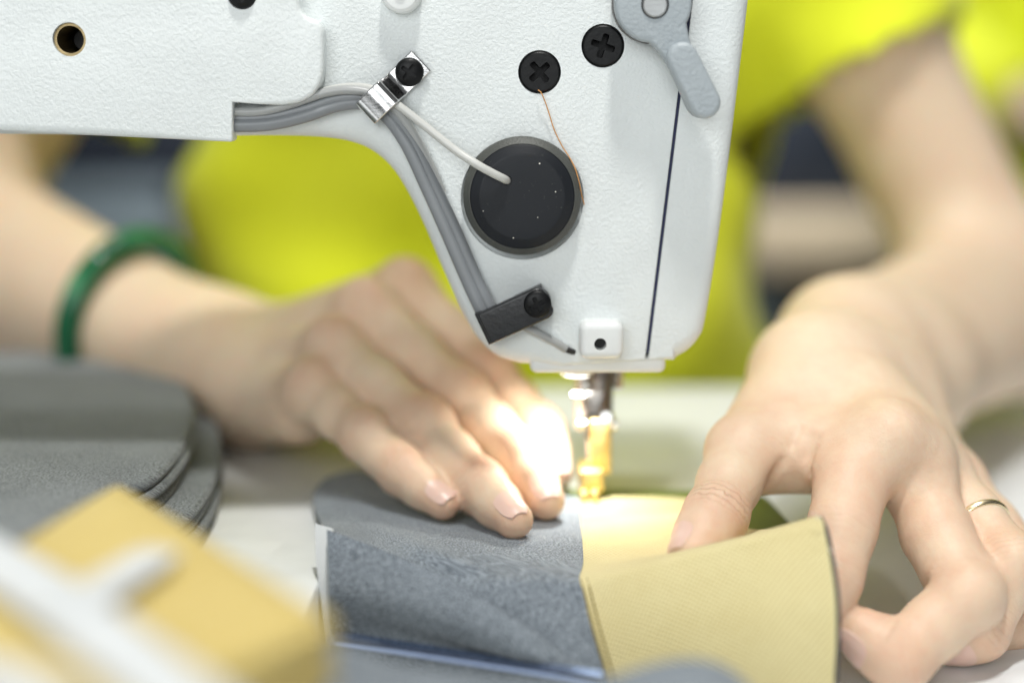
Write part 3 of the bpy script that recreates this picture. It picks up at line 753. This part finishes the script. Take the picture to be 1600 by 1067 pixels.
gp_ = sheet('grey_panel', gry, 'grey_cloth', wp, 9, 9, 0.9, 0.35, 8)
# hanging folded layer in front
fl = [
    [P(511, 828, 415), P(600, 861, 408), P(700, 906, 402), P(800, 966, 396), P(880, 1022, 395), P(945, 1068, 393)],
    [P(512, 860, 411), P(600, 892, 405), P(700, 932, 399), P(800, 986, 394), P(880, 1032, 394), P(945, 1072, 392)],
    [P(515, 925, 407), P(605, 945, 402), P(700, 972, 397), P(800, 1010, 393), P(880, 1042, 393), P(945, 1078, 392)],
    [P(518, 988, 412), P(610, 1002, 408), P(700, 1020, 403), P(800, 1037, 397), P(880, 1052, 393), P(945, 1084, 392)]]
sheet('folded_layer', fl, 'grey_cloth', wp, 9, 9, 1.0, 0.3, 4, 0.5)
sheet('interfacing', [[P(493, 818, 421), P(521, 826, 419)], [P(494, 860, 418), P(519, 866, 416)], [P(499, 910, 415), P(518, 914, 413)], [P(507, 960, 413), P(518, 962, 411)], [P(513, 1000, 412), P(518, 1000, 410)]], 'white_cloth', wp, 5, 5, 0.8)
# topstitching along the seam, stitch by stitch
def stitches(pl, off, mat, name, every=2.1):
    p = crom(pl, 12); d = np.concatenate([[0], np.cumsum(np.linalg.norm(np.diff(p, axis=0), axis=1))])
    V, F = [], []
    s_ = 0.3
    while s_ < d[-1] - every:
        seg = [np.array([np.interp(s_ + t * every * 0.86, d, p[:, k]) for k in range(3)]) for t in (0, 0.3, 0.7, 1)]
        seg[0] = seg[0] + [0, 0.35, -0.3]; seg[-1] = seg[-1] + [0, 0.35, -0.3]
        v, f = tube_data(np.array(seg) + off, 0.24, 6); n0 = len(V); V += v; F += [tuple(n0 + i for i in ff) for ff in f]
        s_ += every
    return obj(name, V, F, mat, wp, kind='stuff')
sl = lambda k: [np.asarray(r[0]) * (1 - k) + np.asarray(r[1]) * k for r in yel]
stitches(sl(0.022)[4:], np.array([0, -0.62, 0.35]), 'thread_gold', 'topstitching', 1.5)
stitches(sl(0.125)[4:], np.array([0, -0.62, 0.35]), 'thread_gold', 'topstitching', 1.7)
for k, (a, b, c) in enumerate((((1290, 852), (1297, 858), (1303, 870)), ((1303, 880), (1309, 878), (1312, 884)), ((1305, 930), (1309, 934), (1311, 931)), ((1281, 812), (1276, 806), (1270, 800)))):
    tube('frayed_thread', crom([P(*a, 396), P(*b, 395), P(*c, 396)], 5), 0.14, 'thread_pale', wp, 5)

# shiny strip under the hanging cloth
ra, rb = P(515, 995, 404), P(940, 1060, 388)
dx = norm(rb - ra); up = norm([0, -0.5, 0.85]); V = []
w = norm(np.cross(dx, up))
for a in (ra, rb):
    for s1, s2 in ((1.2, 0), (0.5, 1.4), (-1.4, 1.4), (-1.4, -2.6), (0.6, -2.6)):
        V.append(a - w * 0 + up * s1 * 0.75 + w * s2 * 0.8)
st = fix_normals(obj('steel_ruler', V, [(0, 1, 2, 3, 4), (9, 8, 7, 6, 5)] + [(k, (k + 1) % 5, 5 + (k + 1) % 5, 5 + k) for k in range(5)], 'blued_steel', None, False, label='narrow shiny bluish steel strip below the hanging grey cloth', cat='strip'))

# ------------------------------------------------------------------ piles of cut pieces
def piece(name, outline, z, th, mat, seed, label, group, wav=0.5, cat='fabric', tilt=(0, 0), nr=9):
    """one flat cut piece of cloth: rings inside its outline, softly uneven, rounded rim"""
    o = np.asarray(outline, float); c = o.mean(0); n = len(o); rg = np.random.RandomState(seed)
    ks = [(rg.normal(0, 0.035, 2), rg.rand() * 6.3) for _ in range(5)]
    V, F, UV = [], [], []
    def zz(p): return sum(math.sin(k @ p + ph) for k, ph in ks) * wav * 0.4 + (p - c) @ np.array(tilt)
    lay = [(f, th) for f in np.linspace(0.02, 0.975, nr)] + [(0.99, th * 0.9), (1.0, th * 0.55), (0.995, th * 0.15), (0.98, 0)]
    for f, h in lay:
        for i in range(n):
            p = c + (o[i] - c) * f; V.append((p[0], p[1], z + h + zz(p))); UV.append(p + h)
    for j in range(len(lay) - 1):
        for i in range(n): F.append((j * n + i, (j + 1) * n + i, (j + 1) * n + (i + 1) % n, j * n + (i + 1) % n))
    F.append(tuple(range(n))); F.append(tuple((len(lay) - 1) * n + i for i in range(n))[::-1])
    return autosmooth(fix_normals(obj(name, V, F, mat, None, uv=UV, label=label, cat=cat, group=group)), 60)
topo = crom([FZ(x, y, 23.6)[:2] for x, y in ((-260, 560), (-120, 545), (0, 545), (110, 548), (205, 562), (272, 584), (300, 612), (303, 648), (290, 690), (262, 728), (228, 752), (170, 772), (60, 832), (-60, 900), (-260, 930))], 5, True)
NL = 7
for k in range(NL):
    z = k * 3.35 + 0.3
    j = NL - 1 - k
    off = np.array([j * 0.22 + (0.5 if k % 2 else -0.4) + (8.0 if j > 2 else 0), -j * 0.35 + (0.5 if k % 3 else -0.5) - (3.0 if j > 2 else 0)])
    lab = 'topmost grey cloth piece of the pile under the bangled arm' if k == NL - 1 else 'grey cloth piece lower in the pile beside the bangled arm'
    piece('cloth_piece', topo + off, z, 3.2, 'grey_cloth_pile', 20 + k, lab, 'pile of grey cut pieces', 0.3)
# yellow pieces close to the lens, carried by a pile
yo = [FZ(x, y, 40)[:2] for x, y in ((-90, 905), (182, 742), (350, 848), (524, 950), (430, 992), (310, 1045), (190, 1140), (-60, 1140))]
yo = [np.asarray(v) for v in yo]
yo2 = []
for i in range(len(yo)):
    a, b = yo[i], yo[(i + 1) % len(yo)]
    for t in np.linspace(0.03, 0.97, 7): yo2.append(a * (1 - t) + b * t)
z = LOW + 0.5; k = 0
ztop = 36.0
while z < ztop:
    last = z + 4.6 >= ztop
    lab = 'topmost blurred yellow cloth piece close to the lens' if last else 'yellow cloth piece inside the near pile, under the white tapes'
    yq = np.array(yo2); anc = yo[0] * 0.5 + yo[6] * 0.5; yq = anc + (yq - anc) * (1 - 0.055 * max(0, 13 - k - 2) ** 0.9 if not last else 1)
    piece('yellow_cloth_piece', yq, z, 4.0, 'yellow_cloth_unlit', 60 + k, lab, 'near pile of yellow pieces', 0.4, nr=5)
    z += 4.6; k += 1
tz = z + 1.2
def tape(pts, width, label, zb):
    p = crom(pts, 6); t = np.gradient(p, axis=0); t /= np.linalg.norm(t, axis=1)[:, None]
    sd = np.cross(t, [0, 0, 1.0]); sd /= np.linalg.norm(sd, axis=1)[:, None]
    return sheet('white_tape', [p - sd * width / 2, p - sd * width * 0.2 + [0, 0, 0.6], p + sd * width * 0.2 + [0, 0, 0.6], p + sd * width / 2], 'white_cloth', None, 2, 4, 1.6, label=label, cat='tape', group='white tapes on the near pile')
tape([FZ(-90, 830, tz), FZ(10, 888, tz), FZ(100, 948, tz + 1), FZ(180, 1010, tz), FZ(265, 1078, tz), FZ(350, 1150, tz)], 12.5, 'long white tape running diagonally over the near yellow pile', tz)
tape([FZ(92, 962, tz + 2.0), FZ(165, 918, tz + 1.6), FZ(246, 868, tz + 0.5)], 9.0, 'short white tape end lying across the long white tape', tz)
tape([FZ(-120, 1035, tz + 1), FZ(0, 1062, tz + 1), FZ(90, 1120, tz + 1)], 9, 'white tape in the lower left corner of the yellow pile', tz)
# grey pieces along the bottom edge of the picture
for k in range(5):
    zt = -3.0 + 2.6 * k
    rows = []
    for dy, dz in ((0, 0), (-14, -1), (-34, -2), (-60, -3)):
        row = []
        for px, py in ((240, 1085), (300, 1046), (365, 1020), (450, 1004), (540, 1014), (620, 1040), (720, 1058), (830, 1072), (930, 1066), (1000, 1044), (1060, 1032), (1112, 1038), (1150, 1062), (1185, 1105)):
            b = P(px, py, 316 + max(0, px - 500) * 0.03); row.append(b + np.array([(k % 3) * 1.0, dy + (4 - k) * 0.8, dz - (4 - k) * 7.0]))
        rows.append(row)
    sheet('grey_cloth_piece', rows, 'grey_cloth', None, 5, 5, 1.2, 0.2, k, label='topmost blurred grey cloth piece along the bottom edge of the picture' if k == 4 else 'blurred grey cloth piece underneath along the bottom edge of the picture', cat='fabric', group='near grey pieces')

# ================================================================== PERSON
def chainpts(L): return [P(*a) for a in L]
body = Body()
joints = []      # position, axis, radius, flush weight, wrinkle weight
def finger(px, rads, wr=(0.15, 0.4, 0.4), fl=(0.55, 0.75, 0.65, 0.8), k=4):
    p = chainpts(px); n = len(p)
    q, rr = [p[0]], [rads[0]]
    for i in range(1, n):
        q.append((p[i - 1] + p[i]) / 2); rr.append((rads[i - 1] + rads[i]) / 2 * (0.945 if i < n - 1 else 1.0))
        q.append(p[i]); rr.append(rads[i] * (1.02 if i < n - 1 else 1.0))
    body.chain(q, rr, k)
    for i in range(n):
        ax = norm(p[min(i + 1, n - 1)] - p[max(i - 1, 0)])
        joints.append((p[i], ax, rads[i], fl[min(i, 3)], wr[i] if i < len(wr) else 0.0))
    return p
# ---- hand on the right of the picture (index pinching the yellow cloth)
W = {}
W['index'] = finger([(1380, 692, 447), (1330, 757, 435), (1316, 826, 424), (1298, 902, 416), (1278, 950, 413)], [10.8, 9.6, 8.6, 7.7, 6.6], (0.12, 0, 0.15, 0.2))
W['middle'] = finger([(1426, 730, 451), (1464, 835, 434), (1512, 932, 418), (1404, 1030, 409), (1344, 988, 412)], [9.8, 9.2, 9.0, 7.9, 6.7], (0.1, 0, 0.15, 0.3))
W['ring'] = finger([(1464, 742, 463), (1578, 880, 430), (1530, 985, 424), (1480, 1000, 424)], [9.2, 8.2, 7.4, 6.2], (0.1, 0.3, 0.3))
W['little'] = finger([(1492, 752, 479), (1612, 890, 450), (1590, 975, 444), (1550, 990, 440)], [8.4, 7.0, 6.4, 5.6], (0.1, 0.3, 0.3))
W['thumb'] = finger([(1160, 706, 452), (1118, 806, 429), (1082, 864, 416)], [9.7, 8.3, 6.6], (0.1, 0.75, 0.0))
body.add(P(1394, 684, 438), P(1384, 692, 438), 7.0, 6.5, 9); body.add(P(1434, 722, 443), P(1434, 730, 443), 6.5, 6.0, 8)
body.add(P(1520, 926, 412), P(1512, 936, 411), 5.2, 5.2, 6); body.add(P(1584, 874, 424), P(1580, 884, 424), 4.8, 4.8, 6)
body.add(P(1350, 640, 470), P(1390, 686, 439), 5, 5.5, 10); body.add(P(1385, 660, 476), P(1433, 724, 444), 5, 5, 10)
body.chains = body.chains
def flesh(a, b, ra, rb, k=10): body.add(P(*a), P(*b), ra, rb, k)
flesh((1305, 582, 500), (1384, 692, 448), 11, 9.8)
flesh((1345, 606, 505), (1428, 730, 452), 12, 9.6)
flesh((1375, 626, 510), (1464, 742, 464), 12, 9.0)
flesh((1400, 642, 515), (1492, 752, 480), 12, 8.4)
flesh((1300, 600, 494), (1400, 700, 462), 13, 11, 14)
flesh((1246, 596, 494), (1160, 706, 453), 13, 9.8, 12)
flesh((1270, 610, 490), (1236, 690, 462), 12, 8, 16)
flesh((1205, 716, 456), (1285, 716, 449), 7.5, 8.5, 13)
flesh((1300, 640, 480), (1290, 700, 462), 12, 7, 16)
# wrist and forearm (two bones side by side)
flesh((1264, 568, 500), (1314, 534, 545), 13.5, 15.5, 16)
flesh((1385, 636, 512), (1420, 600, 560), 15, 17, 16)
flesh((1325, 598, 505), (1380, 555, 560), 16, 20, 16)
R_EL = P(1564, 480, 715)
body.add(P(1314, 534, 545), R_EL + [-12, 0, 6], 17, 31, 24)
body.add(P(1420, 600, 560), R_EL + [6, 0, -8], 17, 32, 24)
R_SH = np.array([92.0, 290, 292])
body.add(R_EL, R_EL * 0.5 + R_SH * 0.5, 31, 34, 26)
body.add(R_EL * 0.5 + R_SH * 0.5, R_SH, 35, 44, 26)
# ---- hand on the left of the picture (flat, pressing the grey cloth)
W['little2'] = finger([(490, 612, 504), (574, 684, 482), (628, 737, 470), (692, 786, 458)], [8.8, 7.5, 6.6, 5.0])
W['ring2'] = finger([(522, 548, 515), (664, 668, 483), (750, 763, 463), (803, 812, 445)], [9.6, 8.4, 7.4, 5.6])
W['middle2'] = finger([(572, 488, 528), (720, 622, 502), (814, 719, 482), (852, 782, 464)], [10.0, 8.8, 7.7, 5.9])
W['index2'] = finger([(634, 456, 543), (762, 584, 522), (842, 674, 507), (866, 738, 494)], [10.2, 8.9, 7.7, 5.9])
W['thumb2'] = finger([(520, 590, 585), (610, 650, 565), (690, 720, 545)], [11, 9.4, 7.6])
for f_ in ('little2', 'ring2', 'middle2', 'index2'):
    p_ = W[f_]; up_ = np.array([0.1, -0.45, 0.88])
    for i_, r_, o_ in ((0, 5.8, 5.0), (1, 4.8, 4.2), (2, 4.2, 3.2)):
        t_ = norm(p_[i_ + 1] - p_[max(i_ - 1, 0)]); d_ = norm(up_ - t_ * np.dot(up_, t_)); c_ = p_[i_] + d_ * o_
        body.add(c_ - t_ * 1.5, c_ + t_ * 1.5, r_, r_, 5)
        joints.append((c_ + d_ * 4, t_, 7.0, 0.5, 0.0))
flesh((395, 615, 558), (494, 606, 506), 12, 8.8, 6)
flesh((388, 588, 566), (522, 545, 516), 13, 9.6, 6)
flesh((390, 560, 574), (568, 486, 529), 13, 10, 6)
flesh((400, 545, 582), (630, 456, 544), 13, 10.2, 6)
flesh((400, 606, 578), (540, 572, 540), 13, 11, 14)
flesh((385, 640, 556), (470, 650, 515), 11, 9, 14)
flesh((400, 600, 590), (520, 590, 586), 15, 11, 14)
flesh((390, 604, 560), (330, 572, 585), 16, 16, 16)
flesh((400, 566, 580), (340, 545, 600), 15, 15, 16)
L_EL = P(-130, 350, 715)
body.add(P(330, 575, 585), L_EL + [4, -8, -10], 16.5, 35, 24)
body.add(P(345, 548, 600), L_EL + [0, 6, 8], 15, 33, 24)
L_SH = np.array([-132.0, 300, 292])
body.add(L_EL, L_EL * 0.5 + L_SH * 0.5, 37, 40, 26)
body.add(L_EL * 0.5 + L_SH * 0.5, L_SH, 40, 47, 26)
# ---- trunk and neck under the shirt
for x in (-70, -16, 38): body.add((x, 305, -90), (x * 0.9, 300, 270), 72, 76, 40)
body.add(L_SH, R_SH, 46, 46, 40); body.add((-14, 300, 300), (-14, 292, 420), 50, 48, 30)
# skin folds pressed into the surface
for px, r in (([(1184, 772, 446), (1196, 744, 444), (1222, 718, 444)], 1.1), ([(1268, 690, 446), (1263, 712, 444), (1266, 740, 440)], 1.0), ([(1285, 696, 446), (1276, 716, 442)], 0.8),
              ([(1432, 908, 424), (1446, 914, 421), (1460, 908, 420)], 0.8), ([(1505, 892, 420), (1514, 902, 419)], 0.8),
              ([(1238, 706, 448), (1250, 690, 450)], 0.8)):
    pp = body.project(np.array([P(*a) for a in px]), 0.25, 8)
    for i in range(len(pp) - 1): body.grooves.append((pp[i], pp[i + 1], r))
bv_, bf_ = body.mesh(1.25)
# colour and wrinkle attributes
fl = np.zeros(len(bv_)); wr = np.zeros(len(bv_)); al = np.zeros(len(bv_)); best = np.full(len(bv_), 1e9)
for jp, ax, r, f, w_ in joints:
    d = np.linalg.norm(bv_ - jp, axis=1); near = d < 40
    fl[near] = np.maximum(fl[near], f * np.exp(-(d[near] / (r * 1.25)) ** 2))
    u = (bv_[near] - jp) @ ax
    wr[near] = np.maximum(wr[near], w_ * np.exp(-(u / (r * 0.55)) ** 2) * (d[near] < r * 1.7))
    b = near.copy(); b[near] = d[near] < best[near]
    al[b] = ((bv_[b] - jp) @ ax); best[b] = d[b]
person = obj('person', bv_, bf_, 'skin', None, True, attrs={'flush': fl, 'wrinkle': wr, 'along': al},
             label='seated person in lime T-shirt guiding cloth with both hands', cat='person')
# nails
def nail(f, dors, wid, length, back=0.55):
    p = W[f]; t = norm(p[-1] - p[-2]); r = 6.6
    d = norm(np.asarray(dors, float) - t * np.dot(dors, t)); s_ = np.cross(t, d); V, F = [], []
    nu, nv_ = 9, 9
    for i in range(nv_):
        v = -1 + 2 * i / (nv_ - 1)
        for j in range(nu):
            u = -1 + 2 * j / (nu - 1)
            ww = wid / 2 * (1 - 0.25 * max(0, -v) ** 3 - 0.38 * max(0, v) ** 4)
            c = p[-1] + t * (v * length / 2 + 0.3 - 1.2 * u * u * max(v, 0) + 0.9 * u * u * max(-v, 0)) + d * 7.5 * math.cos(u * 0.85) + s_ * ww * u
            V.append(c)
    V = np.array(V); V = body.project(V, 0.16)
    # free edge runs on past the fingertip
    for i in range(nv_):
        for j in range(nu):
            v = -1 + 2 * i / (nv_ - 1)
            if v > 0.6: V[i * nu + j] += t * (v - 0.6) * 1.4
    V2 = V - d * 0.6; n = nu * nv_
    for i in range(nv_ - 1):
        for j in range(nu - 1):
            a, b, c, e = i * nu + j, i * nu + j + 1, (i + 1) * nu + j + 1, (i + 1) * nu + j
            F.append((a, b, c, e)); F.append((n + a, n + e, n + c, n + b))
    rim = list(range(nu)) + [i * nu + nu - 1 for i in range(1, nv_)] + [(nv_ - 1) * nu + j for j in range(nu - 2, -1, -1)] + [i * nu for i in range(nv_ - 2, 0, -1)]
    for k in range(len(rim)): F.append((rim[k], rim[(k + 1) % len(rim)], n + rim[(k + 1) % len(rim)], n + rim[k]))
    return autosmooth(fix_normals(obj('fingernail', np.concatenate([V, V2]), F, 'nail', person)), 50)
upd = (0.22, -0.78, 0.62)
nail('little2', upd, 8.2, 9.5); nail('ring2', upd, 9.8, 11.5); nail('middle2', upd, 10.2, 11.5); nail('index2', upd, 10, 11.5)
nail('thumb', (-0.65, 0.0, 0.6), 9, 10)
nail('middle', (-0.7, -0.55, -0.35), 9.4, 11); nail('ring', (-0.6, -0.6, -0.5), 9, 10.5)

# ---- shirt
shirt = Body()
for x in (-74, -16, 42): shirt.add((x, 300, -100), (x * 0.9, 296, 270), 84, 84, 45)
shirt.add(L_SH, R_SH, 58, 58, 50); shirt.add((-14, 298, 310), (-14, 294, 350), 66, 56, 40)
def sleeve(sh, el, f, r0, r1, droop):
    e = sh + (el - sh) * f; shirt.add(sh, sh * 0.45 + e * 0.55, r0, (r0 + r1) / 2 + 3, 24); shirt.add(sh * 0.45 + e * 0.55, e + droop, (r0 + r1) / 2 + 3, r1, 30)
    return e
def folds(p):
    x, y, z = p[:, 0], p[:, 1], p[:, 2]
    return 6.0 * np.sin(0.035 * x + 0.028 * z + 1.2 + 1.5 * np.sin(0.012 * z)) + 3.4 * np.sin(0.07 * x - 0.05 * z) + 1.4 * np.sin(0.11 * z + 0.03 * x + 0.05 * y)
shirt.disp = folds
eR = sleeve(R_SH, R_EL, 0.56, 54, 50, np.array([0, 0, 0.0]))
eL = sleeve(L_SH, L_EL, 0.66, 58, 53, np.array([8, 0, -12.0]))
sv, sf = shirt.mesh(4.5, 16)
# open the sleeves: cut the cloth square at the hem
def keep(p):
    k = np.ones(len(p), bool)
    for sh, el, e in ((R_SH, R_EL, eR), (L_SH, L_EL, eL)):
        ax = norm(el - sh); u = (p - e) @ ax; rad = np.linalg.norm((p - e) - u[:, None] * ax, axis=1)
        k &= ~((u > 10) & (rad < 75) & (u < 90))
    return k
kv = keep(sv); sf = sf[kv[sf].all(1)]
used = np.unique(sf); rem = np.full(len(sv), -1); rem[used] = np.arange(len(used)); sv = sv[used]; sf = rem[sf]
sh_o = obj('shirt', sv, sf, 'lime_cloth', person, True, uv=sv[:, [0, 2]])
md = sh_o.modifiers.new('thick', 'SOLIDIFY'); md.thickness = 1.8 * S; md.offset = -1

# ---- worn things
def torus(name, c, nrm, R, r, mat, seg=56, **kw):
    nrm = norm(nrm); a = norm(np.cross(nrm, [0.1, 0.2, 1])); b = np.cross(nrm, a)
    V, F = [], []; m_ = 16
    for i in range(seg):
        w_ = 2 * math.pi * i / seg; d = math.cos(w_) * a + math.sin(w_) * b
        for j in range(m_):
            q_ = 2 * math.pi * j / m_; V.append(np.asarray(c) + d * (R + r * math.cos(q_)) + nrm * r * kw.get('flat', 1.0) * math.sin(q_))
    for i in range(seg):
        for j in range(m_): F.append((i * m_ + j, ((i + 1) % seg) * m_ + j, ((i + 1) % seg) * m_ + (j + 1) % m_, i * m_ + (j + 1) % m_))
    kw.pop('flat', None)
    return fix_normals(obj(name, V, F, mat, None, **kw))
bw = P(204, 498, 624); bax = norm(P(340, 560, 592) - L_EL)
torus('bangle', bw, bax + np.array([0.05, 0.1, 0.0]), 32.5, 5.1, 'jade', label='dark green jade bangle on the forearm at the left', cat='bracelet')
rp = W['ring']; rc = rp[0] * 0.40 + rp[1] * 0.60
torus('finger_ring', rc, rp[1] - rp[0], 8.75, 0.6, 'silver', 40, flat=1.8, label='thin pale gold ring on the ring finger of the right-hand hand', cat='ring')

# ================================================================== BACKGROUND
wb = empty('work_bench', (250, 1350, -740), label='pale wooden bench blurred in the background', cat='bench')
zb = FY(1290, 330, 1300)[2]
box('bench_top', (-180, 1300, zb - 70), (900, 1750, zb), 'wood', wb, 4)
for x in (-170, 140, 800): box('leg', (x, 1340, -739), (x + 60, 1400, zb - 58), 'wood', wb, 3)
zl = FY(200, 288, 1300)[2]
def bin_(x0, x1, z0, h, mt, lab):
    t = empty('storage_bin', (0.5 * (x0 + x1), 1450, z0), label=lab, cat='bin', group='dark bins in the background')
    box('bin_body', (x0, 1340, z0 + 0.5), (x1, 1600, z0 + h), mt, t, 6); box('bin_rim', (x0 - 6, 1334, z0 + h + 0.5), (x1 + 6, 1606, z0 + h + 12), mt, t, 3)
bin_(160, 262, zb, 260, 'bin_navy', 'dark navy bin on the bench right of the lime shirt')
bin_(275, 420, zb, 200, 'bin_navy', 'wide dark bin on the bench behind the bare upper arm')
bin_(440, 640, zb, 210, 'bin_navy', 'dark bin on the bench at the far right')
bin_(-540, -345, zl, 150, 'bin_navy', 'dark bin on the slate cabinet left of the lime shirt')
def crate(x0, x1, z1, mt, lab, name='storage_box', cat='box'):
    t = empty(name, (0.5 * (x0 + x1), 1450, -740), label=lab, cat=cat, group='boxes in the background')
    box('box_body', (x0, 1345, -739), (x1, 1600, z1 - 30), mt, t, 4); box('box_lid', (x0 - 4, 1341, z1 - 29), (x1 + 4, 1604, z1), mt, t, 3)
crate(205, 325, zb - 80, 'bin_slate', 'slate blue box under the bench right of the lime shirt')
crate(345, 460, zb - 80, 'brown_card', 'brown card box under the bench behind the forearm')
crate(-560, -396, zl, 'bin_slate', 'slate grey cabinet behind the bangled forearm', 'storage_cabinet', 'cabinet')
crate(-385, -210, zl - 40, 'brown_card', 'brown card box beside the slate cabinet left of the lime shirt')
# colleague far right
B2 = Body(); ox, oy = 585, 1010
B2.add((ox - 60, oy, -120), (ox - 40, oy, 330), 105, 120, 60); B2.add((ox + 60, oy, -120), (ox + 50, oy, 330), 105, 120, 60)
B2.add((ox - 150, oy, 400), (ox + 150, oy, 400), 65, 65, 60)
for s_ in (-1, 1):
    B2.add((ox + s_ * 175, oy, 390), (ox + s_ * 215, oy - 40, 130), 52, 42, 40); B2.add((ox + s_ * 215, oy - 40, 130), (ox + s_ * 150, oy - 240, 90), 40, 28, 30)
    B2.add((ox + s_ * 70, oy, -150), (ox + s_ * 90, oy - 330, -190), 85, 70, 50); B2.add((ox + s_ * 90, oy - 330, -190), (ox + s_ * 95, oy - 320, -700), 58, 42, 30)
B2.add((ox, oy, 420), (ox, oy - 20, 530), 55, 52, 40); B2.add((ox, oy - 25, 590), (ox, oy - 30, 650), 75, 82, 30)
v2, f2 = B2.mesh(9, 16)
p2 = obj('person', v2, f2, 'skin', None, True, attrs={k: np.zeros(len(v2)) for k in ('flush', 'wrinkle', 'along')}, label='second person in a lime shirt blurred at the right edge', cat='person')
def garment(name, sel, off, mat):
    k = sel(v2); ff = f2[k[f2].all(1)]; us = np.unique(ff); rm = np.full(len(v2), -1); rm[us] = np.arange(len(us))
    c = B2.project(v2[us], off, 4); o = obj(name, c, rm[ff], mat, p2, True, uv=c[:, [0, 2]])
    md = o.modifiers.new('thick', 'SOLIDIFY'); md.thickness = 3 * S; return o
garment('shirt', lambda p: (p[:, 2] > -135) & (p[:, 2] < 470) & ~((np.abs(p[:, 0] - ox) > 150) & (p[:, 2] < 0)) & ~((p[:, 1] < oy - 215)), 6, 'lime_cloth')
garment('trousers', lambda p: (p[:, 2] <= -100) & (p[:, 2] > -640), 5, 'dark_cloth')
garment('hair', lambda p: (p[:, 2] > 640) | ((p[:, 2] > 540) & (p[:, 1] > oy - 10)), 8, 'dark_cloth')
